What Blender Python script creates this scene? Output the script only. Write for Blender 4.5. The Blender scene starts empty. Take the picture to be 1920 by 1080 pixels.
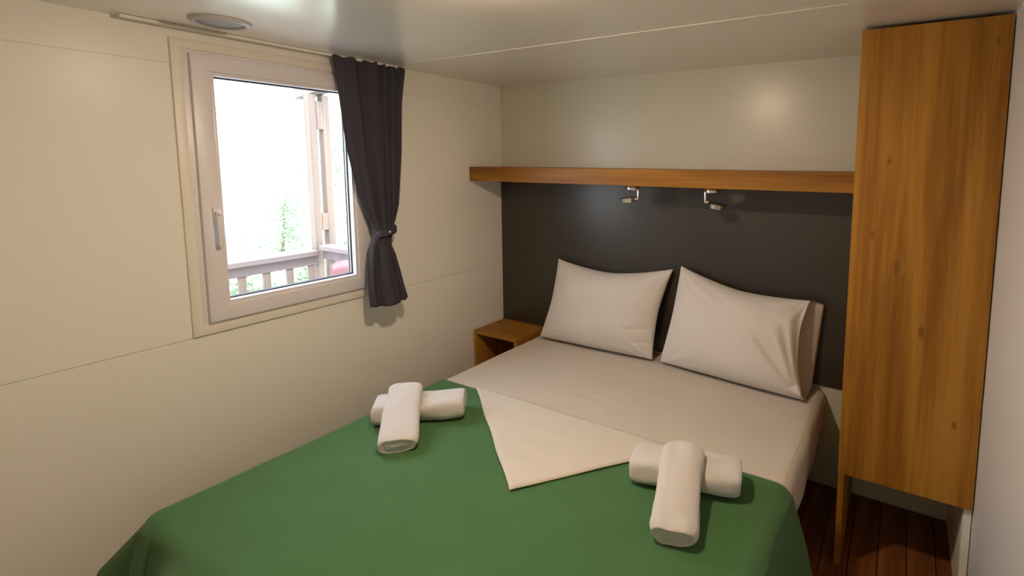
import bpy, bmesh, math, random
from mathutils import Vector, Matrix, noise
random.seed(7)
sc = bpy.context.scene
C = sc.collection
PI = math.pi

# ------------------------------------------------------------------ camera
CX, CY, FPX = 1153.1, 403.5, 949.2
YAW, PIT, ROL = 0.5196, 0.1064, 0.0061
cam_d = bpy.data.cameras.new('camera')
cam_d.sensor_width = 36.0
cam_d.lens = FPX / 1920 * 36
cam_d.shift_x = (960 - CX) / 1920
cam_d.shift_y = (CY - 540) / 1920
cam_d.clip_start = 0.05
cam = bpy.data.objects.new('camera', cam_d)
C.objects.link(cam)
cyw, syw = math.cos(YAW), math.sin(YAW)
F = Vector((-syw * math.cos(PIT), cyw * math.cos(PIT), -math.sin(PIT)))
R = Vector((cyw, syw, 0))
U = R.cross(F)
R2 = R * math.cos(ROL) + U * math.sin(ROL)
U2 = -R * math.sin(ROL) + U * math.cos(ROL)
cam.matrix_world = Matrix(((R2.x, U2.x, -F.x, 2.3798), (R2.y, U2.y, -F.y, -2.6078), (R2.z, U2.z, -F.z, 1.614), (0, 0, 0, 1)))
sc.camera = cam

# ------------------------------------------------------------------ world, sun, exposure
LAMP = (1.40, -1.62, 2.075)
LAMP_COL = (1.0, 0.755, 0.52)
LAMP_STR = 690.0
SKY_STR = 11.5
w = bpy.data.worlds.new('world')
sc.world = w
w.use_nodes = True
nt = w.node_tree
nt.nodes.clear()
wo = nt.nodes.new('ShaderNodeOutputWorld')
bg = nt.nodes.new('ShaderNodeBackground')
tc = nt.nodes.new('ShaderNodeTexCoord')
sx = nt.nodes.new('ShaderNodeSeparateXYZ')
cr = nt.nodes.new('ShaderNodeValToRGB')
cr.color_ramp.elements[0].position = 0.0
cr.color_ramp.elements[0].color = (0.93, 0.96, 1.0, 1)
cr.color_ramp.elements[1].position = 0.9
cr.color_ramp.elements[1].color = (0.72, 0.82, 1.0, 1)
nt.links.new(tc.outputs['Generated'], sx.inputs[0])
nt.links.new(sx.outputs['Z'], cr.inputs[0])
nt.links.new(cr.outputs[0], bg.inputs[0])
bg.inputs[1].default_value = SKY_STR
nt.links.new(bg.outputs[0], wo.inputs[0])

sun_d = bpy.data.lights.new('sun', 'SUN')
sun_d.energy = 9.0
sun_d.angle = 0.03
sun_d.color = (1.0, 0.9, 0.75)
sun = bpy.data.objects.new('sun', sun_d)
C.objects.link(sun)
sun.rotation_euler = Vector((0.45, -0.35, 0.95)).to_track_quat('Z', 'Y').to_euler()

sc.view_settings.view_transform = 'Standard'
sc.view_settings.look = 'None'
sc.view_settings.exposure = 0.08
sc.view_settings.gamma = 1.0
sc.view_settings.use_curve_mapping = False

# ------------------------------------------------------------------ materials
def new_mat(name):
    m = bpy.data.materials.new(name)
    m.use_nodes = True
    return m, m.node_tree, m.node_tree.nodes['Principled BSDF']

def N(nt, kind, **kw):
    n = nt.nodes.new(kind)
    for k, v in kw.items():
        setattr(n, k, v)
    return n

def plain(name, col, rough=0.5, metal=0.0, spec=0.5, bump=0.0, bscale=200.0, var=0.0, vscale=3.0, coat=0.0, coat_r=0.2, sheen=0.0, bdist=0.002):
    m, nt, p = new_mat(name)
    p.inputs['Base Color'].default_value = (*col, 1)
    p.inputs['Roughness'].default_value = rough
    p.inputs['Metallic'].default_value = metal
    p.inputs['Specular IOR Level'].default_value = spec
    p.inputs['Coat Weight'].default_value = coat
    p.inputs['Coat Roughness'].default_value = coat_r
    p.inputs['Sheen Weight'].default_value = sheen
    t = N(nt, 'ShaderNodeTexCoord')
    if bump:
        n = N(nt, 'ShaderNodeTexNoise')
        n.inputs['Scale'].default_value = bscale
        n.inputs['Detail'].default_value = 3
        b = N(nt, 'ShaderNodeBump')
        b.inputs['Strength'].default_value = bump
        b.inputs['Distance'].default_value = bdist
        nt.links.new(t.outputs['Object'], n.inputs['Vector'])
        nt.links.new(n.outputs['Fac'], b.inputs['Height'])
        nt.links.new(b.outputs[0], p.inputs['Normal'])
    if var:
        n = N(nt, 'ShaderNodeTexNoise')
        n.inputs['Scale'].default_value = vscale
        n.inputs['Detail'].default_value = 4
        mx = N(nt, 'ShaderNodeMix', data_type='RGBA')
        mx.inputs['A'].default_value = (*[c * (1 - var) for c in col], 1)
        mx.inputs['B'].default_value = (*[min(1, c * (1 + var)) for c in col], 1)
        nt.links.new(t.outputs['Object'], n.inputs['Vector'])
        nt.links.new(n.outputs['Fac'], mx.inputs['Factor'])
        nt.links.new(mx.outputs['Result'], p.inputs['Base Color'])
    return m

def wood(name, axis, dark, mid, light, rough=0.4, knots=(), knot_plane='XZ', gscale=1.0):
    """straight-grained timber; axis is the grain direction, knots = (a, b, size) in the board's plane (metres)"""
    m, nt, p = new_mat(name)
    L = nt.links.new
    p.inputs['Roughness'].default_value = rough
    p.inputs['Specular IOR Level'].default_value = 0.3
    t = N(nt, 'ShaderNodeTexCoord')
    vec = t.outputs['Object']
    sep = N(nt, 'ShaderNodeSeparateXYZ'); L(vec, sep.inputs[0])
    total = None
    for (ka, kb, ks) in knots:
        a = N(nt, 'ShaderNodeMath', operation='SUBTRACT'); a.inputs[1].default_value = ka; L(sep.outputs[knot_plane[0]], a.inputs[0])
        b = N(nt, 'ShaderNodeMath', operation='SUBTRACT'); b.inputs[1].default_value = kb; L(sep.outputs[knot_plane[1]], b.inputs[0])
        a2 = N(nt, 'ShaderNodeMath', operation='DIVIDE'); a2.inputs[1].default_value = ks; L(a.outputs[0], a2.inputs[0])
        b2 = N(nt, 'ShaderNodeMath', operation='DIVIDE'); b2.inputs[1].default_value = ks * 2.2; L(b.outputs[0], b2.inputs[0])
        cx_ = N(nt, 'ShaderNodeCombineXYZ'); L(a2.outputs[0], cx_.inputs[0]); L(b2.outputs[0], cx_.inputs[1])
        ln = N(nt, 'ShaderNodeVectorMath', operation='LENGTH'); L(cx_.outputs[0], ln.inputs[0])
        mr = N(nt, 'ShaderNodeMapRange', interpolation_type='SMOOTHERSTEP')
        mr.inputs['From Min'].default_value = 0; mr.inputs['From Max'].default_value = 1
        mr.inputs['To Min'].default_value = 1; mr.inputs['To Max'].default_value = 0
        L(ln.outputs['Value'], mr.inputs['Value'])
        if total is None:
            total = mr.outputs[0]
        else:
            ad = N(nt, 'ShaderNodeMath', operation='ADD'); L(total, ad.inputs[0]); L(mr.outputs[0], ad.inputs[1]); total = ad.outputs[0]
    if total is not None:
        wv = N(nt, 'ShaderNodeVectorMath', operation='SCALE')
        wv.inputs[0].default_value = (0.035, 0.035, 0.0) if axis == 'Z' else (0, 0.02, 0.02)
        L(total, wv.inputs['Scale'])
        av = N(nt, 'ShaderNodeVectorMath', operation='ADD'); L(vec, av.inputs[0]); L(wv.outputs[0], av.inputs[1])
        vec = av.outputs[0]
    def stretched(across, along, detail, dist=0.0):
        mp = N(nt, 'ShaderNodeMapping')
        s = [across * gscale] * 3
        s['XYZ'.index(axis)] = along * gscale
        mp.inputs['Scale'].default_value = s
        L(vec, mp.inputs['Vector'])
        n = N(nt, 'ShaderNodeTexNoise')
        n.inputs['Scale'].default_value = 1.0
        n.inputs['Detail'].default_value = detail
        n.inputs['Distortion'].default_value = dist
        L(mp.outputs[0], n.inputs['Vector'])
        return n.outputs['Fac']
    n1 = stretched(13, 0.9, 2, 0.4)
    n2 = stretched(60, 1.8, 4, 0.6)
    n3 = stretched(420, 9, 2)
    r1 = N(nt, 'ShaderNodeValToRGB')
    e = r1.color_ramp.elements
    e[0].position = 0.38; e[0].color = (*dark, 1)
    e[1].position = 0.63; e[1].color = (*light, 1)
    em = e.new(0.5); em.color = (*mid, 1)
    a = N(nt, 'ShaderNodeMath', operation='MULTIPLY'); a.inputs[1].default_value = 0.58; L(n1, a.inputs[0])
    b = N(nt, 'ShaderNodeMath', operation='MULTIPLY_ADD'); b.inputs[1].default_value = 0.30; L(n2, b.inputs[0]); L(a.outputs[0], b.inputs[2])
    c = N(nt, 'ShaderNodeMath', operation='MULTIPLY_ADD'); c.inputs[1].default_value = 0.12; L(n3, c.inputs[0]); L(b.outputs[0], c.inputs[2])
    L(c.outputs[0], r1.inputs[0])
    col = r1.outputs[0]
    if total is not None:
        mr = N(nt, 'ShaderNodeMapRange'); mr.inputs['From Min'].default_value = 0.15; mr.inputs['From Max'].default_value = 0.95
        mr.inputs['To Max'].default_value = 0.55
        L(total, mr.inputs['Value'])
        mx = N(nt, 'ShaderNodeMix', data_type='RGBA')
        mx.inputs['B'].default_value = (*[d * 0.35 for d in dark], 1)
        L(mr.outputs[0], mx.inputs['Factor']); L(col, mx.inputs['A'])
        col = mx.outputs['Result']
    L(col, p.inputs['Base Color'])
    bp = N(nt, 'ShaderNodeBump'); bp.inputs['Strength'].default_value = 0.15; bp.inputs['Distance'].default_value = 0.001
    L(n3, bp.inputs['Height']); L(bp.outputs[0], p.inputs['Normal'])
    return m

def fabric(name, col, var=0.05, rough=0.9, weave=900, wbump=0.25, soft=0.0, softscale=14, sheen=0.2, bdist=0.001):
    m, nt, p = new_mat(name)
    L = nt.links.new
    p.inputs['Roughness'].default_value = rough
    p.inputs['Specular IOR Level'].default_value = 0.2
    p.inputs['Sheen Weight'].default_value = sheen
    p.inputs['Sheen Roughness'].default_value = 0.6
    t = N(nt, 'ShaderNodeTexCoord')
    n = N(nt, 'ShaderNodeTexNoise'); n.inputs['Scale'].default_value = 6; n.inputs['Detail'].default_value = 5
    L(t.outputs['Object'], n.inputs['Vector'])
    mx = N(nt, 'ShaderNodeMix', data_type='RGBA')
    mx.inputs['A'].default_value = (*[c * (1 - var) for c in col], 1)
    mx.inputs['B'].default_value = (*[min(1, c * (1 + var)) for c in col], 1)
    L(n.outputs['Fac'], mx.inputs['Factor']); L(mx.outputs['Result'], p.inputs['Base Color'])
    f = N(nt, 'ShaderNodeTexNoise'); f.inputs['Scale'].default_value = weave; f.inputs['Detail'].default_value = 2
    L(t.outputs['Object'], f.inputs['Vector'])
    b = N(nt, 'ShaderNodeBump'); b.inputs['Strength'].default_value = wbump; b.inputs['Distance'].default_value = bdist
    L(f.outputs['Fac'], b.inputs['Height'])
    if soft:
        s = N(nt, 'ShaderNodeTexNoise'); s.inputs['Scale'].default_value = softscale; s.inputs['Detail'].default_value = 4; s.inputs['Distortion'].default_value = 1.2
        L(t.outputs['Object'], s.inputs['Vector'])
        b2 = N(nt, 'ShaderNodeBump'); b2.inputs['Strength'].default_value = soft; b2.inputs['Distance'].default_value = 0.01
        L(s.outputs['Fac'], b2.inputs['Height']); L(b.outputs[0], b2.inputs['Normal']); L(b2.outputs[0], p.inputs['Normal'])
    else:
        L(b.outputs[0], p.inputs['Normal'])
    return m

M = {}
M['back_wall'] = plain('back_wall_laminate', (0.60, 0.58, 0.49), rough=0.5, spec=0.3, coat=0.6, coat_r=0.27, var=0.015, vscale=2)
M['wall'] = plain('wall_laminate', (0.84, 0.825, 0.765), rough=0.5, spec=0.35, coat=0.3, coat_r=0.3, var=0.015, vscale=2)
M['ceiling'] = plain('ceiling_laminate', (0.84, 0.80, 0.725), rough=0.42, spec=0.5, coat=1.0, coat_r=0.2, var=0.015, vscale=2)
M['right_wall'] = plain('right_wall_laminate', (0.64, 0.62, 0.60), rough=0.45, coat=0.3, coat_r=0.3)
M['pvc'] = plain('white_pvc', (0.76, 0.73, 0.77), rough=0.35, spec=0.5)
M['casing'] = plain('cream_casing', (0.80, 0.76, 0.68), rough=0.4)
M['gasket'] = plain('black_rubber', (0.012, 0.018, 0.03), rough=0.5)
M['trim'] = plain('white_trim', (0.85, 0.82, 0.76), rough=0.4)
M['headboard'] = plain('charcoal_laminate', (0.025, 0.018, 0.012), rough=0.5, spec=0.4, coat=0.8, coat_r=0.3, var=0.04, vscale=3)
KN = [(2.325, 1.62, 0.014), (2.285, 1.35, 0.011), (2.375, 1.235, 0.030), (2.46, 1.01, 0.020), (2.615, 2.01, 0.012), (2.58, 0.69, 0.014)]
OAK = dict(dark=(0.20, 0.078, 0.008), mid=(0.31, 0.130, 0.014), light=(0.43, 0.205, 0.030))
M['oak_door'] = wood('oak_door', 'Z', knots=KN, rough=0.45, **OAK)
M['oak_upright'] = wood('oak_upright', 'Z', rough=0.45, **OAK)
SH = dict(dark=(0.20, 0.078, 0.008), mid=(0.29, 0.120, 0.012), light=(0.38, 0.175, 0.024))
M['oak_shelf'] = wood('oak_shelf', 'X', rough=0.42, **SH)
M['oak_table'] = wood('oak_table', 'X', rough=0.45, dark=(0.22, 0.09, 0.012), mid=(0.31, 0.135, 0.016), light=(0.40, 0.185, 0.026))
M['oak_inside'] = plain('dark_oak_inside', (0.12, 0.045, 0.02), rough=0.6)
M['floor'] = wood('floor_plank_wood', 'Y', (0.11, 0.035, 0.011), (0.165, 0.054, 0.016), (0.23, 0.08, 0.024), rough=0.45)
M['subfloor'] = plain('dark_subfloor', (0.01, 0.006, 0.005), rough=0.8)
M['sheet'] = fabric('taupe_sheet', (0.545, 0.485, 0.405), soft=0.10, softscale=9)
M['top_sheet'] = fabric('cream_sheet', (0.575, 0.525, 0.445), soft=0.12, softscale=11)
M['pillow'] = fabric('pillow_cotton', (0.62, 0.58, 0.54), soft=0.10, softscale=12)
M['blanket'] = fabric('green_fleece', (0.048, 0.135, 0.040), var=0.10, weave=350, wbump=0.6, soft=0.15, softscale=7, sheen=0.12)
M['towel'] = fabric('white_terry', (0.56, 0.53, 0.505), var=0.02, weave=260, wbump=1.0, sheen=0.3, bdist=0.0018)
M['curtain'] = fabric('charcoal_curtain', (0.056, 0.052, 0.068), var=0.12, weave=700, wbump=0.3, sheen=0.0)
M['chrome'] = plain('chrome', (0.88, 0.88, 0.90), rough=0.2, metal=1.0)
M['lens'] = plain('lamp_lens', (0.75, 0.73, 0.72), rough=0.25)
M['vent'] = plain('vent_grey', (0.34, 0.33, 0.33), rough=0.5)
M['vent_rim'] = plain('vent_rim', (0.50, 0.49, 0.48), rough=0.4)
M['mattress'] = plain('mattress_fabric', (0.6, 0.58, 0.55), rough=0.9)
M['bed_base'] = plain('bed_base_fabric', (0.05, 0.045, 0.04), rough=0.9)
M['steel'] = plain('dark_steel', (0.05, 0.05, 0.05), rough=0.4, metal=1)
M['porch'] = wood('porch_timber', 'Z', (0.085, 0.068, 0.060), (0.12, 0.092, 0.074), (0.15, 0.108, 0.08), rough=0.7)
M['porch_rail'] = wood('porch_rail_timber', 'Y', (0.10, 0.080, 0.078), (0.12, 0.096, 0.092), (0.14, 0.11, 0.105), rough=0.7)
M['red'] = plain('red_plastic', (0.12, 0.04, 0.047), rough=0.4)
M['gravel'] = plain('pale_gravel', (0.50, 0.50, 0.45), rough=0.95, var=0.3, vscale=1.5)
M['bark'] = plain('bark', (0.18, 0.13, 0.09), rough=0.9, var=0.3, vscale=20)
M['leaf'] = plain('leaf_green', (0.17, 0.27, 0.14), rough=0.6, var=0.35, vscale=5)
M['fence'] = plain('fence_grey', (0.12, 0.12, 0.13), rough=0.7)
M['plate'] = plain('lamp_plate', (0.8, 0.8, 0.78), rough=0.4)
mb, nb, pb = new_mat('lamp_bulb')
pb.inputs['Base Color'].default_value = (1, 0.95, 0.85, 1)
pb.inputs['Emission Color'].default_value = (*LAMP_COL, 1)
pb.inputs['Emission Strength'].default_value = LAMP_STR
M['bulb'] = mb
mg, ng, pg = new_mat('window_glass')
ng.nodes.remove(pg)
tr = N(ng, 'ShaderNodeBsdfTransparent'); tr.inputs[0].default_value = (0.93, 0.95, 0.96, 1)
gl = N(ng, 'ShaderNodeBsdfGlossy'); gl.inputs['Roughness'].default_value = 0.02
lw = N(ng, 'ShaderNodeLayerWeight'); lw.inputs['Blend'].default_value = 0.5
pw = N(ng, 'ShaderNodeMath', operation='POWER'); pw.inputs[1].default_value = 5.0; ng.links.new(lw.outputs['Facing'], pw.inputs[0])
fr = N(ng, 'ShaderNodeMath', operation='MULTIPLY_ADD'); fr.inputs[1].default_value = 0.9; fr.inputs[2].default_value = 0.035; ng.links.new(pw.outputs[0], fr.inputs[0])
mxs = N(ng, 'ShaderNodeMixShader')
ng.links.new(fr.outputs[0], mxs.inputs[0]); ng.links.new(tr.outputs[0], mxs.inputs[1]); ng.links.new(gl.outputs[0], mxs.inputs[2])
ng.links.new(mxs.outputs[0], ng.nodes['Material Output'].inputs[0])
M['glass'] = mg

# ------------------------------------------------------------------ helpers
def tag(o, label=None, cat=None, group=None, kind=None):
    if label: o['label'] = label
    if cat: o['category'] = cat
    if group: o['group'] = group
    if kind: o['kind'] = kind
    return o

def empty(name, loc, label=None, cat=None, group=None, kind=None):
    o = bpy.data.objects.new(name, None)
    o.empty_display_size = 0.1
    o.location = loc
    C.objects.link(o)
    return tag(o, label, cat, group, kind)

def obj(name, bm, mat, parent=None, smooth=False, origin=None):
    """links bm (world coordinates) as one mesh object"""
    bmesh.ops.recalc_face_normals(bm, faces=bm.faces)
    if origin is not None:
        bmesh.ops.translate(bm, verts=bm.verts, vec=-Vector(origin))
    me = bpy.data.meshes.new(name)
    bm.to_mesh(me)
    bm.free()
    me.materials.append(mat)
    if smooth:
        for p in me.polygons:
            p.use_smooth = True
    o = bpy.data.objects.new(name, me)
    C.objects.link(o)
    if origin is not None:
        o.location = origin
    if parent is not None:
        o.parent = parent
        par = Matrix.Identity(4)
        q = parent
        while q is not None:
            par = Matrix.Translation(q.location) @ par if q.parent is None else par
            q = q.parent
        # chains here only ever move at the top level
        top = parent
        while top.parent is not None:
            top = top.parent
        if parent.parent is None:
            o.matrix_parent_inverse = Matrix.Translation(top.location).inverted()
    return o

def box(bm, x0, x1, y0, y1, z0, z1, bev=0.0, seg=2):
    r = bmesh.ops.create_cube(bm, size=1.0)
    vs = r['verts']
    for v in vs:
        v.co = Vector(((x0 + x1) / 2 + v.co.x * (x1 - x0), (y0 + y1) / 2 + v.co.y * (y1 - y0), (z0 + z1) / 2 + v.co.z * (z1 - z0)))
    if bev:
        es = list({e for v in vs for e in v.link_edges})
        bmesh.ops.bevel(bm, geom=es, offset=bev, segments=seg, affect='EDGES', profile=0.5)
    return bm

def B(x0, x1, y0, y1, z0, z1, bev=0.0, seg=2):
    return box(bmesh.new(), x0, x1, y0, y1, z0, z1, bev, seg)

def prism_x(poly, x0, x1):
    """polygon in (y,z) extruded along x"""
    bm = bmesh.new()
    a = [bm.verts.new((x0, y, z)) for y, z in poly]
    b = [bm.verts.new((x1, y, z)) for y, z in poly]
    bm.faces.new(a); bm.faces.new(b[::-1])
    n = len(poly)
    for i in range(n):
        bm.faces.new((a[i], a[(i + 1) % n], b[(i + 1) % n], b[i]))
    return bm

def frame_x(bm, y0, y1, z0, z1, wl, wr, wb, wt, x0, x1, bev=0.003):
    """rectangular ring in the YZ plane, one closed mesh with mitred corners"""
    o = [(y0, z0), (y1, z0), (y1, z1), (y0, z1)]
    i = [(y0 + wl, z0 + wb), (y1 - wr, z0 + wb), (y1 - wr, z1 - wt), (y0 + wl, z1 - wt)]
    V = {}
    for nm, pts in (('o', o), ('i', i)):
        for k, (y, z) in enumerate(pts):
            for s, x in ((0, x0), (1, x1)):
                V[nm, k, s] = bm.verts.new((x, y, z))
    es = []
    for k in range(4):
        j = (k + 1) % 4
        bm.faces.new((V['o', k, 1], V['o', j, 1], V['i', j, 1], V['i', k, 1]))
        bm.faces.new((V['o', k, 0], V['i', k, 0], V['i', j, 0], V['o', j, 0]))
        bm.faces.new((V['o', k, 0], V['o', j, 0], V['o', j, 1], V['o', k, 1]))
        bm.faces.new((V['i', k, 0], V['i', k, 1], V['i', j, 1], V['i', j, 0]))
    if bev:
        for nm in 'oi':
            for k in range(4):
                j = (k + 1) % 4
                es.append(bm.edges.get((V[nm, k, 1], V[nm, j, 1])))
        bmesh.ops.bevel(bm, geom=es, offset=bev, segments=2, affect='EDGES', profile=0.5)
    return bm

def lathe(profile, seg=32):
    """profile (r, z) turned about Z"""
    bm = bmesh.new()
    rings = []
    for r, z in profile:
        if r < 1e-6:
            rings.append([bm.verts.new((0, 0, z))])
        else:
            rings.append([bm.verts.new((r * math.cos(2 * PI * k / seg), r * math.sin(2 * PI * k / seg), z)) for k in range(seg)])
    for a, b in zip(rings, rings[1:]):
        for k in range(seg):
            j = (k + 1) % seg
            if len(a) == 1 and len(b) > 1:
                bm.faces.new((a[0], b[k], b[j]))
            elif len(b) == 1 and len(a) > 1:
                bm.faces.new((a[k], b[0], a[j]))
            elif len(a) > 1:
                bm.faces.new((a[k], b[k], b[j], a[j]))
    return bm

def xf(bm, mat):
    bmesh.ops.transform(bm, matrix=mat, verts=bm.verts)
    return bm

def autosmooth(o, angle=40):
    for p in o.data.polygons:
        p.use_smooth = True
    o.data.set_sharp_from_angle(angle=math.radians(angle))
    return o

def grid_mesh(nu, nv, fn, close_u=False):
    bm = bmesh.new()
    V = [[bm.verts.new(fn(i / (nu - 1), j / (nv - 1))) for j in range(nv)] for i in range(nu)]
    for i in range(nu - 1):
        for j in range(nv - 1):
            bm.faces.new((V[i][j], V[i + 1][j], V[i + 1][j + 1], V[i][j + 1]))
    return bm, V

def interp(tab, x):
    if x <= tab[0][0]: return tab[0][1]
    for (a, va), (b, vb) in zip(tab, tab[1:]):
        if x <= b:
            t = (x - a) / (b - a)
            t = t * t * (3 - 2 * t)
            return va + (vb - va) * t
    return tab[-1][1]

# ------------------------------------------------------------------ the room shell
RX, RY, H = 2.657, -3.05, 2.10
fl = obj('floor', B(-0.08, RX + 0.08, RY - 0.08, 0.08, -0.10, -0.012), M['subfloor']); tag(fl, kind='structure')
pitch = 0.1035
x = 2.1625 - pitch * 21
edges = []
while x < RX:
    edges.append(x); x += pitch
pm = None
for k, xa in enumerate(edges):
    x0 = max(xa + 0.0015, 0.002); x1 = min(xa + pitch - 0.0015, RX - 0.002)
    if x1 - x0 < 0.01: continue
    full = (x1 - x0) > pitch - 0.0035
    if full and pm is not None:
        o = pm.copy(); C.objects.link(o); o.location.x = pm.location.x + (x0 - px0)
    else:
        o = obj('plank', B(x0, x1, RY + 0.002, -0.002, -0.012, 0.0, 0.0015, 1), M['floor'], fl)
        if full and pm is None:
            pm = o; px0 = x0

cl = obj('ceiling', B(-0.08, RX + 0.08, RY - 0.08, 0.08, H, H + 0.10), M['ceiling']); tag(cl, kind='structure')
tr1 = obj('trim_1', B(0.003, 2.2, -0.8495, -0.8465, H - 0.0015, H, 0.0004, 1), M['ceiling']); tag(tr1, kind='structure')
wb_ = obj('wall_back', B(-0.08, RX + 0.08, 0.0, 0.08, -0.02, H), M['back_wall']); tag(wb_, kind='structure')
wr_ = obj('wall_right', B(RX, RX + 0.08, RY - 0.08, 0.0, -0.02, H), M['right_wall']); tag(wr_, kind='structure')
wf_ = obj('wall_front', B(-0.08, RX + 0.08, RY - 0.08, RY, -0.02, H), M['wall']); tag(wf_, kind='structure')

# left wall: a cored backing with the window opening, faced with laminate panels with recessed joints
WY0, WY1, WZ0, WZ1 = -1.735, -0.985, 0.94, 2.035      # rough opening
bm = bmesh.new()
frame_x(bm, RY - 0.08, 0.08, -0.02, H + 0.0, WY0 - RY + 0.08, 0.08 - WY1, WZ0 + 0.02, H - WZ1, -0.09, -0.004, bev=0)
wl_ = obj('wall_left', bm, M['wall']); tag(wl_, kind='structure')
G = 0.0013
S1, S2 = 0.915, 1.9645
def panel(poly):
    b_ = prism_x(poly, -0.004, 0.0)
    return obj('panel', b_, M['wall'], wl_)
panel([(RY, 0.0), (-0.0, 0.0), (-0.0, S1 - G), (RY, S1 - G)])
panel([(RY, S1 + G), (WY0, S1 + G), (WY0, S2 - G), (RY, S2 - G)])
panel([(WY0 + 2 * G, S1 + G), (0, S1 + G), (0, S2 - G), (WY1, S2 - G), (WY1, WZ0), (WY0 + 2 * G, WZ0)])
panel([(RY, S2 + G), (WY0, S2 + G), (WY0, WZ1), (WY1, WZ1), (WY1, S2 + G), (0, S2 + G), (0, H), (RY, H)])

# ------------------------------------------------------------------ window
win = empty('window_1', (0, -1.36, 0.917), kind='structure')
bm = bmesh.new(); frame_x(bm, -1.763, -0.955, 0.9175, 2.058, 0.034, 0.034, 0.034, 0.034, 0.0, 0.012, 0.004)
o = autosmooth(obj('casing', bm, M['casing'], win))
bm = bmesh.new(); frame_x(bm, -1.731, -0.988, 0.944, 2.031, 0.062, 0.062, 0.062, 0.062, -0.075, 0.006, 0.002)
o = autosmooth(obj('window_frame', bm, M['pvc'], win))
# sash: outer flat, inner bead sloping to the glass
bm = bmesh.new(); frame_x(bm, -1.709, -1.012, 0.965, 2.010, 0.062, 0.062, 0.062, 0.062, 0.0075, 0.024, 0.004)
sash = autosmooth(obj('sash', bm, M['pvc'], win))
bm = bmesh.new(); frame_x(bm, -1.650, -1.071, 1.024, 1.951, 0.017, 0.017, 0.019, 0.017, -0.035, 0.019, 0.007)
autosmooth(obj('glazing_bead', bm, M['pvc'], win))
bm = bmesh.new(); frame_x(bm, -1.6335, -1.0875, 1.0425, 1.9345, 0.006, 0.006, 0.006, 0.006, -0.015, -0.008, 0)
obj('gasket', bm, M['gasket'], win)
bm = bmesh.new(); frame_x(bm, -1.6335, -1.0875, 1.0425, 1.9345, 0.005, 0.005, 0.005, 0.005, -0.034, -0.030, 0)
obj('gasket', bm, M['gasket'], win)
obj('pane', B(-0.018, -0.016, -1.6335, -1.0875, 1.0425, 1.9345), M['glass'], win)
# lever handle
obj('handle_plate', B(0.024, 0.031, -1.676, -1.652, 1.355, 1.425, 0.003), M['pvc'], win)
bm = B(0.031, 0.062, -1.671, -1.657, 1.392, 1.406, 0.004)
box(bm, 0.044, 0.056, -1.674, -1.654, 1.268, 1.412, 0.005)
autosmooth(obj('handle', bm, M['pvc'], win))

# ------------------------------------------------------------------ curtain and its rail
rail = obj('curtain_rail', B(0.030, 0.052, -1.905, -0.775, 2.088, 2.0995, 0.003), M['trim'])
tag(rail, 'slim white curtain rail fixed under the ceiling above the window', 'rail')
cur = empty('curtain', (0.05, -0.98, 0.885), 'charcoal grey curtain gathered by a tieback at the right of the window', 'curtain')
LE = [(0.885, -1.050), (0.95, -1.056), (1.03, -1.056), (1.12, -1.050), (1.185, -1.040), (1.246, -1.008), (1.308, -1.040), (1.426, -1.082), (1.55, -1.110), (1.675, -1.135), (1.901, -1.158), (2.087, -1.178)]
RE = [(0.885, -0.832), (0.95, -0.850), (1.03, -0.868), (1.12, -0.892), (1.175, -0.912), (1.246, -0.905), (1.30, -0.878), (1.381, -0.852), (1.55, -0.836), (1.684, -0.826), (1.909, -0.811), (2.087, -0.786)]
def lin(tab, x):
    if x <= tab[0][0]: return tab[0][1]
    for (a, va), (b, vb) in zip(tab, tab[1:]):
        if x <= b:
            return va + (vb - va) * (x - a) / (b - a)
    return tab[-1][1]
UP = [(0.0, 0.004), (0.10, 0.014), (0.22, 0.022), (0.33, -0.012), (0.45, 0.014), (0.53, 0.016), (0.60, -0.008), (0.655, 0.016), (0.71, -0.014), (0.785, 0.016), (0.855, -0.012), (0.93, 0.014), (1.0, -0.004)]
LOW = [(0.0, 0.004), (0.12, 0.012), (0.27, -0.014), (0.37, 0.018), (0.55, 0.016), (0.72, 0.010), (0.79, -0.016), (0.88, 0.014), (1.0, 0.0)]
def curt(u, v):
    z = 0.888 + v * (2.092 - 0.888)
    if v < 0.02: z -= 0.012 * math.sin(u * PI) + 0.004
    yl, yr = lin(LE, z), lin(RE, z)
    # pleats drift a little along the height
    uu = u + 0.012 * math.sin(z * 5 + u * 9)
    y = yl + (yr - yl) * uu if 0 < u < 1 else (yl if u == 0 else yr)
    wdt = (yr - yl)
    tie = math.exp(-((z - 1.246) / 0.055) ** 2)
    below = max(0.0, min(1.0, (1.22 - z) / 0.1))
    ud = uu + 0.02 * math.sin(z * 2.1 + 0.5)
    f1 = interp(UP, ud)
    f2 = interp(LOW, ud)
    f = (f1 * (1 - below) + f2 * below) * (1 - 0.35 * tie)
    bulge = 0.022 * math.sin(PI * u) * (1 - abs(2 * ((z - 1.246) / 0.84) - 1) if z > 1.246 else 0.9 * min(1, (1.246 - z) / .1))
    nz = noise.noise(Vector((u * 7, z * 4, 3.1))) * 0.006
    stand = 0.080 * max(0.0, min(1.0, (1.30 - z) / 0.40)) ** 0.8
    x = 0.056 + f + bulge * 0.8 + nz + 0.012 * tie * math.sin(PI * u) + stand
    if z > 2.03:
        x += 0.0
        z += 0.004 * math.sin(u * 37)
    return (max(x, 0.012), y - 0.62 * stand, min(z + 0.12 * stand, 2.0985))
bm, _ = grid_mesh(150, 110, curt)
o = obj('curtain_cloth', bm, M['curtain'], cur, smooth=True)
s = o.modifiers.new('solid', 'SOLIDIFY'); s.thickness = 0.0018
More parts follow.
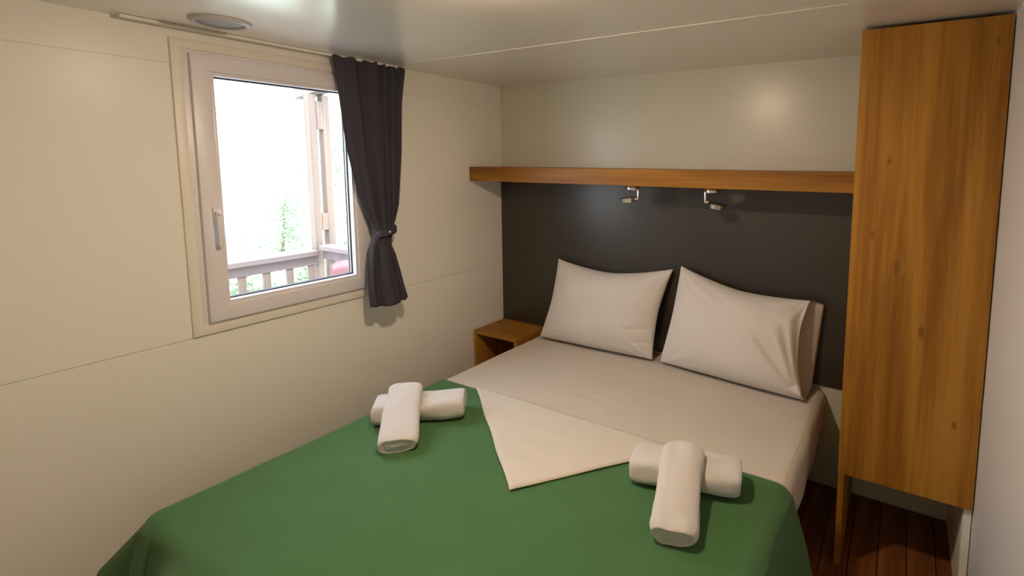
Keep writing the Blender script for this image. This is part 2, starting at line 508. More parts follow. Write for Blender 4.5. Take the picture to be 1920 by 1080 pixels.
# tieback band wrapped around the gathers, with a silver stud
bm = bmesh.new()
nb_ = 40
rg = []
for k in range(nb_):
    a = 2 * PI * k / nb_
    ca, sa = math.cos(a), math.sin(a)
    yy = -0.956 + 0.056 * math.copysign(abs(ca) ** 0.7, ca)
    xx = 0.052 + 0.040 * math.copysign(abs(sa) ** 0.7, sa)
    tilt = 0.010 * (yy + 0.956) / 0.05
    rg.append([bm.verts.new((0.071 + (xx - 0.052) * s_, -0.956 + (yy + 0.956) * s_, z_ + tilt)) for s_, z_ in ((0.97, 1.228), (1.04, 1.233), (1.04, 1.262), (0.97, 1.267))])
for k in range(nb_):
    a, b = rg[k], rg[(k + 1) % nb_]
    for j in range(4):
        bm.faces.new((a[j], a[(j + 1) % 4], b[(j + 1) % 4], b[j]))
tb = obj('tieback', bm, M['curtain'], cur, smooth=True)
st = lathe([(0, 0.005), (0.004, 0.0045), (0.0065, 0.002), (0.0068, 0)], 20)
xf(st, Matrix.Translation((0.1115, -0.955, 1.248)) @ Matrix.Rotation(PI / 2, 4, 'Y'))
obj('stud', st, M['chrome'], cur, smooth=True)

# ------------------------------------------------------------------ ceiling vent
vent = empty('ceiling_vent', (0.235, -1.69, 2.086), 'round grey ceiling vent in a pale rim near the window', 'vent')
T = Matrix.Translation((0.235, -1.69, H))
obj('rim', xf(lathe([(0.070, -0.0005), (0.070, -0.008), (0.074, -0.013), (0.082, -0.013), (0.091, -0.007), (0.093, -0.0005)], 48), T), M['vent_rim'], vent, smooth=True)
obj('grille', xf(lathe([(0, -0.011), (0.045, -0.0105), (0.064, -0.006), (0.069, -0.001)], 48), T), M['vent'], vent, smooth=True)

# ceiling lamp (just out of the frame, it lights the room)
lamp = empty('ceiling_lamp', (LAMP[0], LAMP[1], H), 'small round ceiling lamp in the middle of the room, above the frame', 'lamp')
T = Matrix.Translation((LAMP[0], LAMP[1], 0))
obj('mounting_plate', xf(lathe([(0, H - 0.0005), (0.07, H - 0.0005), (0.075, H - 0.006), (0.07, H - 0.012), (0, H - 0.012)], 40), T), M['plate'], lamp, smooth=True)
obj('bulb', xf(lathe([(0, 2.066), (0.022, 2.0675), (0.040, 2.072), (0.049, 2.079), (0.050, 2.087)], 32), T), M['bulb'], lamp, smooth=True)

# ------------------------------------------------------------------ headboard panel, shelf
hb = obj('headboard_panel', B(0.003, 2.214, -0.011, 0.0, 0.514, 1.487, 0.001, 1), M['headboard'])
tag(hb, 'wide charcoal wall panel behind the bed below the wooden shelf', 'headboard')
shf = empty('wall_shelf', (1.1, -0.148, 1.487), 'long thick oak shelf above the charcoal headboard panel', 'shelf')
obj('shelf_board', B(0.0015, 2.2125, -0.296, -0.0005, 1.487, 1.5735, 0.0015, 1), M['oak_shelf'], shf)

def reading_lamp(xb, side, label):
    """chrome reading lamp hung under the shelf; side=-1 turns its head to the left, +1 to the right"""
    yb = -0.165
    r = empty('reading_lamp', (xb, yb, 1.487), label, 'lamp', 'chrome reading lamps under the shelf')
    T = Matrix.Translation((xb, yb, 0))
    o = obj('base', xf(lathe([(0, 1.4868), (0.036, 1.4868), (0.038, 1.484), (0.038, 1.462), (0.034, 1.458), (0, 1.458)], 40), T), M['chrome'], r); autosmooth(o)
    xa = xb - side * 0.036
    bm = B(xa - 0.005, xa + 0.005, yb - 0.006, yb + 0.006, 1.405, 1.470, 0.002)
    box(bm, min(xa, xa + side * 0.018) - 0.004, max(xa, xa + side * 0.018) + 0.004, yb - 0.005, yb + 0.005, 1.405, 1.415, 0.002)
    autosmooth(obj('arm', bm, M['chrome'], r))
    tilt = math.radians(9 * side) if side > 0 else math.radians(7 * side)
    T = Matrix.Translation((xa + side * 0.062, yb, 1.409 if side < 0 else 1.400)) @ Matrix.Rotation(tilt, 4, 'Y')
    o = obj('head', xf(lathe([(0, 0.010), (0.030, 0.010), (0.050, 0.006), (0.052, 0.003), (0.048, 0.001), (0.038, -0.001), (0.035, -0.020), (0.030, -0.023), (0.026, -0.021)], 40), T), M['chrome'], r); autosmooth(o)
    o2 = obj('lens', xf(lathe([(0, -0.0225), (0.027, -0.0215)], 32), T), M['lens'], r)
    return r
reading_lamp(1.092, -1, 'left chrome reading lamp under the shelf, above the gap left of centre')
reading_lamp(1.545, +1, 'right chrome reading lamp under the shelf, nearer the wardrobe')

# ------------------------------------------------------------------ wardrobe
war = empty('wardrobe', (2.43, -0.27, 0), 'tall oak wardrobe with one plain door beside the right wall', 'wardrobe')
WX0, WX1 = 2.2145, 2.650
obj('door', B(WX0, 2.6535, -0.531, -0.512, 0.392, 2.088, 0.0012, 1), M['oak_door'], war)
obj('side_panel', B(2.2165, 2.2390, -0.5095, -0.012, 0.0005, 2.083, 0.001, 1), M['oak_upright'], war)
bm = B(2.2165, 2.2390, -0.5305, -0.5095, 0.0005, 0.3905, 0.001, 1)
obj('front_leg', bm, M['oak_upright'], war)
o = obj('side_panel', B(2.630, 2.6545, -0.5095, -0.0015, 0.0005, 2.083, 0.001, 1), M['wall'], war)
o['label'] = 'cream white right side panel'
obj('bottom', B(2.2395, 2.6295, -0.5095, -0.012, 0.400, 0.418), M['wall'], war)
obj('top', B(2.2395, 2.6295, -0.5095, -0.012, 2.062, 2.080), M['oak_upright'], war)

# ------------------------------------------------------------------ nightstand
ns = empty('nightstand', (0.19, -0.15, 0), 'open-fronted oak nightstand in the corner left of the bed', 'nightstand')
NX0, NX1, NY0, NY1, NZ = 0.014, 0.368, -0.302, -0.013, 0.523
obj('top', B(NX0, NX1, NY0, NY1, NZ - 0.022, NZ, 0.0012, 1), M['oak_table'], ns)
obj('side', B(NX0, NX0 + 0.02, NY0, NY1, 0.0, NZ - 0.0222, 0.001, 1), M['oak_upright'], ns)
obj('side', B(NX1 - 0.02, NX1, NY0, NY1, 0.0, NZ - 0.0222, 0.001, 1), M['oak_upright'], ns)
o = obj('niche', B(NX0 + 0.0202, NX1 - 0.0202, NY1 - 0.012, NY1 - 0.002, 0.02, NZ - 0.0224), M['oak_inside'], ns); o['label'] = 'dark brown back of the niche'
obj('shelf', B(NX0 + 0.0202, NX1 - 0.0202, NY0 + 0.004, NY1 - 0.0125, 0.24, 0.258), M['oak_table'], ns)
obj('bottom', B(NX0 + 0.0202, NX1 - 0.0202, NY0 + 0.002, NY1 - 0.0125, 0.02, 0.038), M['oak_table'], ns)

# ------------------------------------------------------------------ bed
BX0, BX1, BY0, BY1, BZ = 0.375, 2.100, -2.050, -0.016, 0.500
bed = empty('bed', (1.24, -1.03, 0), 'double bed with a fitted taupe sheet against the charcoal headboard panel', 'bed')
for lx in (BX0 + 0.12, BX1 - 0.12):
    for ly in (BY0 + 0.12, BY1 - 0.12):
        obj('leg', xf(lathe([(0, 0.0), (0.022, 0.0), (0.028, 0.10), (0, 0.10)], 16), Matrix.Translation((lx, ly, 0))), M['steel'], bed)
obj('bed_base', B(BX0 + 0.045, BX1 - 0.06, BY0 + 0.05, BY1 - 0.03, 0.10, 0.25, 0.01), M['bed_base'], bed)
obj('mattress', B(BX0 + 0.012, BX1 - 0.012, BY0 + 0.012, BY1 - 0.006, 0.25, 0.488, 0.03, 3), M['mattress'], bed)

def drape(name, mat, xs, ys, rect, z, Rr, phi, parent=None, ripple=None, thick=0.004, nx=90, ny=90, offset=1):
    """cloth laid on a rectangle: flat parameters (s, t), rounding over the edges with radius Rr, leaning out by phi(theta, r)"""
    X0, X1, Y0, Y1 = rect
    def spread(a, b, lo, hi, n):
        vals = set()
        for k in range(n + 1):
            vals.add(round(a + (b - a) * k / n, 5))
        for e_ in (lo, hi):
            for k in range(9):
                q = e_ + (k - 4) * Rr * 0.35
                if a < q < b: vals.add(round(q, 5))
        return sorted(vals)
    S = spread(xs[0], xs[1], X0, X1, nx)
    Tt = spread(ys[0], ys[1], Y0, Y1, ny)
    bm = bmesh.new()
    V = []
    for s_ in S:
        row = []
        for t_ in Tt:
            cx_ = min(max(s_, X0), X1); cy_ = min(max(t_, Y0), Y1)
            dx, dy = s_ - cx_, t_ - cy_
            r = math.hypot(dx, dy)
            zz = z
            px, py = s_, t_
            if r > 1e-9:
                th = math.atan2(dy, dx)
                ph = phi(th, s_, t_)
                lim = Rr * (PI / 2 - ph)
                if r < lim:
                    out = Rr * math.sin(r / Rr); dn = Rr * (1 - math.cos(r / Rr))
                else:
                    q = r - lim
                    out = Rr * math.cos(ph) + q * math.sin(ph); dn = Rr * (1 - math.sin(ph)) + q * math.cos(ph)
                px = cx_ + math.cos(th) * out
                py = cy_ + math.sin(th) * out
                zz = z - dn
            p = Vector((px, py, zz))
            if ripple:
                p += Vector(ripple(s_, t_, r))
            row.append(bm.verts.new(p))
        V.append(row)
    for i in range(len(S) - 1):
        for j in range(len(Tt) - 1):
            bm.faces.new((V[i][j], V[i + 1][j], V[i + 1][j + 1], V[i][j + 1]))
    o = obj(name, bm, mat, parent, smooth=True)
    md = o.modifiers.new('solid', 'SOLIDIFY'); md.thickness = thick; md.offset = offset
    return o

def fs_phi(th, s_, t_):
    return math.radians(-3)
def fs_ripple(s_, t_, r):
    n1 = noise.noise(Vector((s_ * 3.2, t_ * 3.2, 0.3))) * 0.003
    # a few creases in the middle of the sheet
    cz = 0
    for (ax, ay, bx_, by_, h_, w_) in ((1.02, -0.80, 1.14, -0.56, 0.0035, 0.012), (0.98, -0.72, 1.20, -0.70, 0.003, 0.010), (1.28, -0.80, 1.36, -0.52, 0.003, 0.012), (1.12, -0.62, 1.28, -0.66, 0.0025, 0.010), (0.85, -0.60, 1.0, -0.67, 0.0025, 0.012)):
        L2 = (bx_ - ax) ** 2 + (by_ - ay) ** 2
        q = max(0, min(1, ((s_ - ax) * (bx_ - ax) + (t_ - ay) * (by_ - ay)) / L2))
        d = math.hypot(s_ - ax - q * (bx_ - ax), t_ - ay - q * (by_ - ay))
        cz += 1.8 * h_ * math.exp(-(d / w_) ** 2)
    side = 0.0
    if r > 0.03 and s_ > BX1:
        side = 0.003 * math.sin(t_ * 22 + 1) * min(1, (r - 0.03) / 0.1)
    return (side, 0, n1 + cz if r < 0.05 else 0)
drape('fitted_sheet', M['sheet'], (BX0 - 0.21, BX1 + 0.225), (BY0 - 0.20, BY1 + 0.0), (BX0 + 0.045, BX1 - 0.045, BY0 + 0.045, BY1), BZ, 0.045, fs_phi, bed, fs_ripple, 0.003, 110, 120, -1)

# ------------------------------------------------------------------ green blanket
def bl_phi(th, s_, t_):
    a = math.degrees(th) % 360        # 180 = left side (-X), 270 = foot (-Y), 0 = right side
    if 180 <= a < 270:
        return math.radians(interp([(180, 12), (192, 43), (207, 45), (236, 14), (269, 14)], a))
    if a == 270 or s_ <= BX1 - 0.05 and t_ < BY0:
        return math.radians(interp([(BX0, 14), (BX0 + 0.10, 20), (BX0 + 0.38, 55), (BX1, 45)], s_))
    if a > 270:
        return math.radians(interp([(270, 9), (315, 38), (352, 14), (360, 13)], a))
    return math.radians(13)
def bl_ripple(s_, t_, r):
    n1 = noise.noise(Vector((s_ * 2.3, t_ * 2.3, 5.3))) * 0.007 + noise.noise(Vector((s_ * 6, t_ * 7, 1.7))) * 0.003
    wv = 0
    wx = 0
    if r > 0.04:
        k_ = min(1, (r - 0.04) / 0.2)
        if s_ > BX1 and t_ > BY0: wx = k_ * 0.016 * math.sin((t_ + 0.9) * 13 + 1.2)
        if t_ < BY0 and s_ > BX0 + 0.1: wv = k_ * 0.03 * math.sin(s_ * 11 + 2.0)
    return (wx, wv, (n1 + 0.002) if r < 0.04 else n1 * 0.3)
bl = drape('blanket', M['blanket'], (BX0 - 0.225, BX1 + 0.37), (BY0 - 0.42, -0.893), (BX0 + 0.04, BX1 - 0.048, BY0 + 0.025, 0.0), BZ + 0.007, 0.060, bl_phi, None, bl_ripple, 0.004, 150, 130, -1)
tag(bl, 'dark green fleece blanket spread over the lower part of the bed', 'blanket')

# ------------------------------------------------------------------ folded-down corner of the top sheet
Apt, Bpt, Cpt = Vector((0.605, -0.878, 0)), Vector((1.289, -1.402, 0)), Vector((1.70, -0.878, 0))
bm = bmesh.new()
rows = 36
VV = []
for i in range(rows + 1):
    t = i / rows
    P = Bpt.lerp(Apt, t); Q = Bpt.lerp(Cpt, t)
    n_ = max(1, i)
    row = []
    for k in range(n_ + 1):
        q = P.lerp(Q, k / n_) if i else Bpt.copy()
        wob = 0.0015 * math.sin(t * 17) * (1 if k in (0,) else 0) - 0.003 * math.sin(t * 13) * (1 if k == n_ else 0)
        z_ = BZ + 0.0195 + noise.noise(Vector((q.x * 4, q.y * 4, 9))) * 0.003 + 0.0035 * math.exp(-((k / n_ - 0.5) / 0.2) ** 2) * math.sin(t * 30) * (1 - t)
        if i == rows: z_ -= 0.006
        row.append(bm.verts.new((q.x + wob, q.y + wob, z_)))
    VV.append(row)
for i in range(rows):
    a, b = VV[i], VV[i + 1]
    if i == 0:
        bm.faces.new((a[0], b[0], b[1])) if len(a) == 2 and a[0] is None else None
    na, nb2 = len(a), len(b)
    for k in range(min(na, nb2)):
        if k + 1 < nb2:
            bm.faces.new((a[k], b[k], b[k + 1]))
        if k + 1 < na and k + 1 < nb2:
            bm.faces.new((a[k], b[k + 1], a[k + 1]))
ts = obj('top_sheet', bm, M['top_sheet'], None, smooth=True)
md = ts.modifiers.new('solid', 'SOLIDIFY'); md.thickness = 0.004; md.offset = -1
tag(ts, 'cream sheet corner folded down in a triangle over the green blanket', 'sheet')

# ------------------------------------------------------------------ pillows
def pillow(name, TL, TR, BL, BR, front, back, pinch_top, pinch_bot, pinch_side, label, seed, open_end=False, bTR=None, bBR=None):
    TL, TR, BL, BR = map(Vector, (TL, TR, BL, BR))
    n = 56
    def base(u, v, tr, br):
        # u,v in -1..1
        a, b = (u + 1) / 2, (v + 1) / 2
        p = BL.lerp(br, a).lerp(TL.lerp(tr, a), b)
        up = (TL - BL + TR - BR).normalized()
        rt = (TR - TL + BR - BL).normalized()
        pt = pinch_top * (1 - abs(u) ** 1.6) * max(0, v) ** 2
        pbm = pinch_bot * (1 - abs(u) ** 1.6) * max(0, -v) ** 2
        p = p - up * pt + up * pbm
        if not (open_end and u > 0):
            p = p - rt * (pinch_side * (1 - abs(v) ** 1.6) * u * abs(u))
        return p
    def thick(u, v):
        uu = u
        if open_end and u > 0:
            uu = u * 0.86
        return ((1 - abs(uu) ** 2.6) * (1 - abs(v) ** 2.6)) ** 0.62
    def wr(u, v):
        w_ = noise.noise(Vector((u * 1.6 + seed, v * 1.6, seed))) * 0.008
        # tension creases running out of the corners
        for cu, cv in ((-1, 1), (1, 1), (-1, -1), (1, -1)):
            dx, dy = u - cu, v - cv
            r = math.hypot(dx, dy)
            an = math.atan2(dy, dx)
            w_ += 0.006 * math.exp(-(r / 0.42) ** 2) * math.sin(an * 15 + seed + cu) * min(1, r / 0.12)
        if open_end:
            # long diagonal folds towards the open end
            k_ = max(0, (u - 0.05)) ** 1.2
            for (ax, ay, bx_, by_, h_, s_) in ((1.0, -1.0, 0.22, 0.12, 0.016, 0.07), (1.0, -0.95, 0.58, 0.30, 0.017, 0.05), (0.98, -0.88, 0.78, 0.55, 0.013, 0.045),
                                               (1.0, -0.75, 0.90, 0.75, -0.030, 0.085), (0.84, -0.75, 0.40, 0.02, -0.014, 0.05), (0.90, -0.70, 0.68, 0.40, -0.014, 0.035),
                                               (-0.9, 0.85, -0.3, 0.45, -0.006, 0.06), (-0.6, 0.9, -0.15, 0.62, -0.005, 0.05), (0.1, 0.1, 0.35, 0.0, 0.004, 0.04)):
                L2 = (bx_ - ax) ** 2 + (by_ - ay) ** 2
                q = max(0, min(1, ((u - ax) * (bx_ - ax) + (v - ay) * (by_ - ay)) / L2))
                d = math.hypot(u - ax - q * (bx_ - ax), v - ay - q * (by_ - ay))
                w_ += h_ * math.exp(-(d / s_) ** 2) * (1 - 0.6 * q)
        else:
            for (ax, ay, bx_, by_, h_, s_) in ((0.97, -0.35, 0.50, -0.38, -0.010, 0.035), (0.97, -0.62, 0.62, -0.66, -0.009, 0.035), (0.9, -0.85, 0.55, -0.80, 0.006, 0.03),
                                               (0.9, 0.9, 0.6, 0.2, 0.006, 0.06), (-0.85, 0.85, -0.6, 0.3, -0.006, 0.05), (-0.6, 0.92, -0.45, 0.6, -0.006, 0.04), (-0.95, -0.1, -0.7, -0.15, -0.010, 0.05), (-0.92, -0.9, -0.6, -0.6, 0.006, 0.04)):
                L2 = (bx_ - ax) ** 2 + (by_ - ay) ** 2
                q = max(0, min(1, ((u - ax) * (bx_ - ax) + (v - ay) * (by_ - ay)) / L2))
                d = math.hypot(u - ax - q * (bx_ - ax), v - ay - q * (by_ - ay))
                w_ += h_ * math.exp(-(d / s_) ** 2) * (1 - 0.7 * q)
        return w_
    bm = bmesh.new()
    FT, BK = [], []
    for i in range(n + 1):
        u = -1 + 2 * i / n
        fr, br_ = [], []
        for j in range(n + 1):
            v = -1 + 2 * j / n
            pf = base(u, v, TR, BR)
            th = thick(u, v)
            nf = Vector((0.02, -1, 0.16)).normalized()
            edge = min(1, 5 * (1 - abs(v)), 5 * (1 + u), 5 * (1 - u) if not open_end else 9)
            f = pf + nf * (front * th + wr(u, v) * max(0.0, edge))
            if open_end and u > 0:
                f.x -= 0.045 * max(0.0, 1 - v * v) * u ** 6
            if open_end:
                pbk = base(u, v, Vector(bTR), Vector(bBR)) if u > 0 else pf
                kk = max(0, u) ** 3
                pbk = pf.lerp(pbk, kk) if u > 0 else pf
            else:
                pbk = pf
            b = pbk + Vector((0, 1, 0)) * back * (th if not open_end else ((1 - abs(u) ** 2.6) * (1 - abs(v) ** 2.6)) ** 0.62)
            if b.y > -0.0135: b.y = -0.0135
            if f.z < BZ + 0.008: f.z = BZ + 0.008
            if b.z < BZ + 0.008: b.z = BZ + 0.008
            fr.append(bm.verts.new(f))
            onb = (j in (0, n)) or i == 0 or (i == n and not open_end)
            if onb and (not open_end or u <= 0.0):
                br_.append(fr[-1])
            else:
                br_.append(bm.verts.new(b))
        FT.append(fr); BK.append(br_)
    def face(*vs):
        u_ = []
        for v in vs:
            if v not in u_: u_.append(v)
        if len(u_) >= 3:
            try: bm.faces.new(u_)
            except ValueError: pass
    for i in range(n):
        for j in range(n):
            face(FT[i][j], FT[i + 1][j], FT[i + 1][j + 1], FT[i][j + 1])
            face(BK[i][j], BK[i][j + 1], BK[i + 1][j + 1], BK[i + 1][j])
        for j in (0, n):
            face(FT[i][j], BK[i][j], BK[i + 1][j], FT[i + 1][j])
    o = None
    if open_end:
        inner = []
        for j in range(n + 1):
            a, b = FT[n][j].co, BK[n][j].co
            m_ = a.lerp(b, 0.55) - Vector((0.085, 0, 0))
            inner.append(bm.verts.new(m_))
        for j in range(n):
            face(FT[n][j], FT[n][j + 1], inner[j + 1], inner[j])
            face(inner[j], inner[j + 1], BK[n][j + 1], BK[n][j])
        face(FT[n][0], inner[0], BK[n][0]); face(FT[n][n], inner[n], BK[n][n])
    org = ((TL + TR + BL + BR) / 4); org.z = BZ
    o = obj(name, bm, M['pillow'], None, smooth=True)
    tag(o, label, 'pillow', 'pillows leaning on the headboard panel')
    md = o.modifiers.new('sub', 'SUBSURF'); md.levels = 1; md.render_levels = 1
    return o
pillow('pillow', (0.503, -0.050, 1.004), (1.296, -0.050, 1.024), (0.443, -0.170, 0.516), (1.222, -0.150, 0.516), 0.105, 0.09, 0.060, 0.0, 0.030,
       'left pillow in a plain beige case, nearer the window', 2.3)
pillow('pillow', (1.334, -0.050, 1.048), (2.030, -0.090, 0.962), (1.258, -0.150, 0.516), (2.045, -0.222, 0.512), 0.110, 0.09, 0.050, 0.0, 0.015,
       'right pillow in a creased beige case with its open end towards the wardrobe', 6.1, True, (2.090, -0.045, 0.934), (2.052, -0.060, 0.52))

# ------------------------------------------------------------------ rolled towels
def towel(loc, yaw, pitch, length, wd, ht, label, seed, roll=0.0):
    """flat-rolled terry towel lying along its local X, resting on local z=0"""
    bm = bmesh.new()
    ns_, nr = 30, 44
    rings = []
    for i in range(ns_ + 1):
        a = i / ns_
        x = (a - 0.5) * length
        e = min(a, 1 - a) * length
        k = 1.0 if e > 0.022 else 0.90 + 0.10 * math.sqrt(max(0, 1 - (1 - e / 0.022) ** 2))
        ring = []
        for j in range(nr):
            t = 2 * PI * j / nr
            c, s_ = math.cos(t), math.sin(t)
            pw = 0.72
            y = wd / 2 * math.copysign(abs(c) ** pw, c) * k
            z = ht / 2 * math.copysign(abs(s_) ** pw, s_) * k
            n_ = noise.noise(Vector((x * 9, y * 22, z * 22 + seed))) * 0.009 + noise.noise(Vector((x * 55, y * 60, z * 60 + seed))) * 0.0012 + noise.noise(Vector((x * 30, y * 40, z * 40 + seed))) * 0.0016
            d = Vector((0, y, z)).normalized()
            # the loose outer edge of the roll: a small step along the top
            step = 0.0035 if (0.25 < t < 1.15) else 0.0
            ring.append(Vector((x + 0.004 * math.sin(t * 2 + seed) * (1 if a > .5 else -1) * (1 if e < 0.03 else 0), 0, 0)) + d * (Vector((0, y, z)).length + n_ + step) + Vector((0, 0, ht / 2)))
        rings.append(ring)
    for ring in rings:
        for p in ring:
            if p.z < 0.001: p.z = 0.001
    V = [[bm.verts.new(p) for p in r] for r in rings]
    for i in range(ns_):
        for j in range(nr):
            bm.faces.new((V[i][j], V[i + 1][j], V[i + 1][(j + 1) % nr], V[i][(j + 1) % nr]))
    # spiral ends
    for idx, sg in ((0, -1), (ns_, 1)):
        prev = V[idx]
        cen = sum((v.co for v in prev), Vector()) / nr
        depth = [0.0015, -0.001, -0.004, 0.000, -0.003, 0.000, -0.002, 0.000]
        fac = [0.93, 0.84, 0.74, 0.62, 0.50, 0.36, 0.22, 0.10]
        for q in range(len(fac)):
            cur_ = []
            for j in range(nr):
                fz = fac[q] - 0.06 * (j / nr)
                p = cen + (V[idx][j].co - cen) * fz
                p.x = cen.x + sg * depth[q] + (V[idx][j].co.x - cen.x) * 0.3
                cur_.append(bm.verts.new(p))
            for j in range(nr):
                bm.faces.new((prev[j], cur_[j], cur_[(j + 1) % nr], prev[(j + 1) % nr]))
            prev = cur_
        bm.faces.new(prev)
    o = obj('rolled_towel', bm, M['towel'], None, smooth=True)
    o.location = loc
    o.rotation_euler = (Matrix.Rotation(yaw, 4, 'Z') @ Matrix.Rotation(-pitch, 4, 'Y') @ Matrix.Rotation(roll, 4, 'X')).to_euler()
    md = o.modifiers.new('sub', 'SUBSURF'); md.levels = 1; md.render_levels = 1
    tag(o, label, 'towel', 'rolled white towels on the green blanket')
    return o
TZ = BZ + 0.010
R_ = math.radians
towel((0.625, -1.215, TZ), R_(41), 0, 0.365, 0.145, 0.097, 'lower white rolled towel of the left pair, lying under the other', 1.0)
towel((0.655, -1.330, TZ + 0.038), R_(136), R_(15.5), 0.330, 0.138, 0.072, 'upper white rolled towel of the left pair, laid across the other', 2.0)
towel((1.780, -1.055, TZ), R_(14), 0, 0.370, 0.145, 0.097, 'lower white rolled towel of the right pair, nearest the bed edge', 3.0)
towel((1.812, -1.19, TZ + 0.035), R_(107), R_(14), 0.335, 0.140, 0.074, 'upper white rolled towel of the right pair, laid across the other', 4.0)

# ------------------------------------------------------------------ the porch and garden beyond the window
gr = obj('ground', B(-60, -0.1, -40, 45, -0.75, -0.6), M['gravel']); tag(gr, kind='structure')
dk = obj('porch_deck', B(-1.62, -0.095, -3.4, -0.25, -0.08, -0.02), M['porch_rail']); tag(dk, kind='structure')
rl = empty('porch_railing', (-1.5, -1.5, -0.02), 'long wooden porch railing outside the window', 'railing')
obj('handrail', B(-1.565, -1.455, -3.4, -0.425, 0.885, 0.925, 0.006), M['porch_rail'], rl)
obj('rail', B(-1.525, -1.485, -3.4, -0.425, 0.815, 0.884, 0.004), M['porch_rail'], rl)
obj('rail', B(-1.525, -1.485, -3.4, -0.425, 0.06, 0.12, 0.004), M['porch_rail'], rl)
first = None
for k in range(19):
    y = -0.468 - 0.1555 * k
    if first is None:
        first = obj('baluster', B(-1.517, -1.493, y - 0.024, y + 0.024, 0.12, 0.815, 0.003, 1), M['porch'], rl)
    else:
        c = first.copy(); C.objects.link(c); c.location.y = -0.1555 * k
er = empty('porch_end_railing', (-0.8, -0.36, -0.02), 'short wooden railing joining the porch post to the house', 'railing')
obj('handrail', B(-1.46, -0.10, -0.43, -0.33, 0.925, 0.965, 0.006), M['porch_rail'], er)
obj('rail', B(-1.46, -0.10, -0.40, -0.36, 0.855, 0.924, 0.004), M['porch_rail'], er)
obj('rail', B(-1.46, -0.10, -0.40, -0.36, 0.06, 0.12, 0.004), M['porch_rail'], er)
first = None
for k in range(8):
    xx = -1.375 + 0.155 * k
    if first is None:
        first = obj('baluster', B(xx - 0.024, xx + 0.024, -0.392, -0.368, 0.12, 0.855, 0.003, 1), M['porch'], er)
    else:
        c = first.copy(); C.objects.link(c); c.location.x = 0.155 * k
pp = empty('porch_post', (-1.52, -0.36, -0.02), 'double timber porch post with spacer blocks at the railing corner', 'post')
obj('post', B(-1.57, -1.50, -0.42, -0.365, -0.02, 2.10, 0.004), M['porch'], pp)
obj('post', B(-1.57, -1.50, -0.318, -0.265, -0.02, 2.10, 0.004), M['porch'], pp)
obj('spacer_block', B(-1.568, -1.497, -0.3645, -0.3185, 1.84, 2.05, 0.003), M['porch'], pp)
obj('spacer_block', B(-1.568, -1.497, -0.3645, -0.3185, 1.07, 1.20, 0.003), M['porch'], pp)
bmm = bmesh.new()
box(bmm, -1.75, 0, -0.39, -0.29, 0, 0.12, 0.004)
for v in bmm.verts: v.co.z += 2.075 + (v.co.x + 1.75) * 0.12
bmesh.ops.delete(bmm, geom=[v for v in bmm.verts if False], context='VERTS')
for v in bmm.verts:
    if v.co.x > -0.1: v.co.x = -0.1
bmo = obj('roof_beam', bmm, M['porch_rail']); tag(bmo, 'sloping timber roof beam resting on the porch post', 'beam')

ch = empty('garden_chair', (-0.86, -0.72, -0.02), 'red plastic garden chair on the porch behind the window', 'chair')
CHX, CHY = -0.86, -0.62
obj('seat', B(CHX - 0.22, CHX + 0.22, CHY - 0.42, CHY + 0.0, 0.40, 0.425, 0.01), M['red'], ch)
def backf(u, v):
    xx = CHX + (u - 0.5) * 0.44
    zz = 0.43 + v * (0.47 + 0.03 * math.sin(PI * u)) - (0.03 if v > 0.5 else 0) * (abs(2 * u - 1) ** 4)
    return (xx, CHY + 0.02 + v * 0.06 - 0.03 * abs(2 * u - 1) ** 2, zz)
bm, _ = grid_mesh(17, 9, backf)
o = obj('backrest', bm, M['red'], ch, smooth=True); md = o.modifiers.new('s', 'SOLIDIFY'); md.thickness = 0.012
for sx_ in (-1, 1):
    obj('armrest', B(CHX + sx_ * 0.24 - 0.025, CHX + sx_ * 0.24 + 0.025, CHY - 0.40, CHY + 0.02, 0.62, 0.64, 0.006), M['red'], ch)
    for yy in (CHY - 0.40, CHY + 0.01):
        obj('leg', B(CHX + sx_ * 0.225 - 0.02, CHX + sx_ * 0.225 + 0.02, yy - 0.02, yy + 0.02, -0.02, 0.62, 0.005), M['red'], ch)

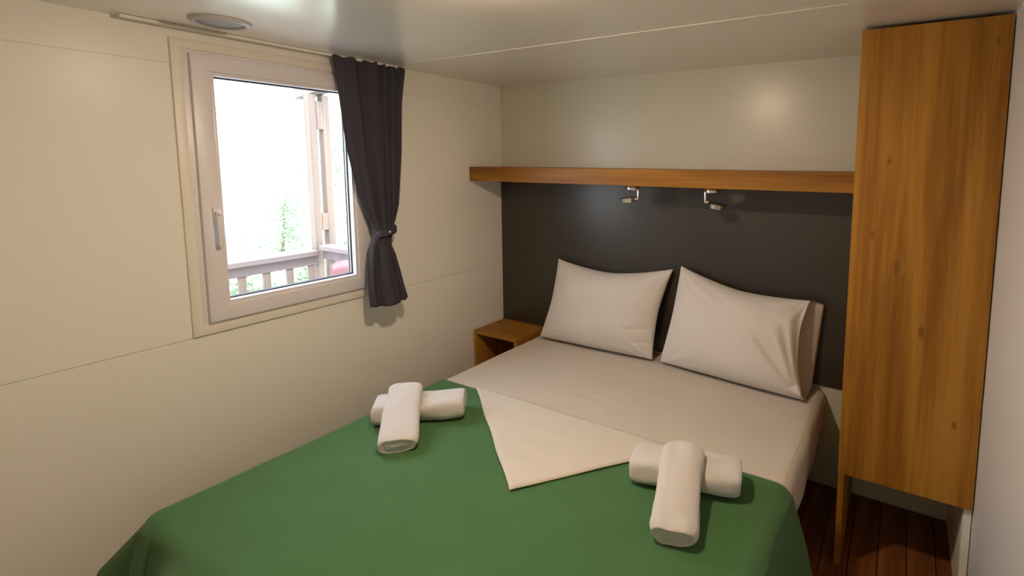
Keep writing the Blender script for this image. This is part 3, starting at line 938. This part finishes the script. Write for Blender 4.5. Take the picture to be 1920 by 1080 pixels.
leafmesh = {}
def tree(x, y, h, r, nleaf, label, seed, base=-0.6, lowest=0.15):
    rnd = random.Random(seed)
    t = empty('tree', (x, y, base), label, 'tree', 'trees in the garden beyond the porch')
    bm = bmesh.new()
    prev = None
    pts = [(0.10, 0), (0.08, 0.3), (0.06, 0.6), (0.025, 0.9)]
    rings = []
    for rr, k in pts:
        rings.append([bm.verts.new((x + rr * r * 0.9 * math.cos(a * PI / 4) + 0.1 * math.sin(k * 3 + seed), y + rr * r * 0.9 * math.sin(a * PI / 4), base + k * h)) for a in range(8)])
    for a, b in zip(rings, rings[1:]):
        for k in range(8):
            bm.faces.new((a[k], a[(k + 1) % 8], b[(k + 1) % 8], b[k]))
    obj('trunk', bm, M['bark'], t, smooth=True)
    verts, faces = [], []
    cl_ = [(rnd.gauss(0, r * 0.45), rnd.gauss(0, r * 0.45), rnd.uniform(lowest, 0.95) * h) for _ in range(26)]
    for k in range(nleaf):
        c = rnd.choice(cl_)
        sc_ = r * 0.28
        p = Vector((x + c[0] + rnd.gauss(0, sc_), y + c[1] + rnd.gauss(0, sc_), base + max(0.05, c[2] + rnd.gauss(0, sc_))))
        d = Vector((rnd.uniform(-1, 1), rnd.uniform(-1, 1), rnd.uniform(-0.8, 0.5))).normalized()
        s2 = d.cross(Vector((rnd.uniform(-1, 1), rnd.uniform(-1, 1), 1))).normalized()
        L_ = rnd.uniform(0.05, 0.09); W_ = L_ * 0.28
        i0 = len(verts)
        verts += [p, p + d * L_ * 0.5 + s2 * W_, p + d * L_, p + d * L_ * 0.5 - s2 * W_]
        faces.append((i0, i0 + 1, i0 + 2, i0 + 3))
    me = bpy.data.meshes.new('foliage')
    me.from_pydata([tuple(v) for v in verts], [], faces)
    me.materials.append(M['leaf'])
    o = bpy.data.objects.new('foliage', me); C.objects.link(o); o.parent = t
    o.matrix_parent_inverse = Matrix.Translation(t.location).inverted()
    o['kind'] = 'stuff'
tree(-7.5, 3.75, 2.9, 0.75, 5200, 'leafy tree seen between the porch post and the right edge of the pane', 3, lowest=0.05)
tree(-10.5, 3.9, 1.45, 0.5, 2600, 'low bush seen over the handrail just left of the porch post', 5, lowest=0.1)
tree(-5.0, 1.55, 0.95, 0.55, 2200, 'bush seen between the balusters nearest the porch post', 8, lowest=0.05)
tree(-5.2, 0.75, 0.80, 0.45, 1500, 'small bush seen between the left balusters of the porch railing', 9, lowest=0.05)

fe = empty('garden_fence', (-8, 1.4, -0.6), 'low dark fence out in the garden, above the handrail at the left of the pane', 'fence')
for k in range(5):
    obj('post', B(-8.02, -7.98, 0.62 + k * 0.34, 0.655 + k * 0.34, -0.6, 0.26, 0), M['fence'], fe)
for zz in (0.225, 0.12, -0.15):
    obj('rail', B(-8.01, -7.99, 0.5, 2.03, zz, zz + 0.028), M['fence'], fe)
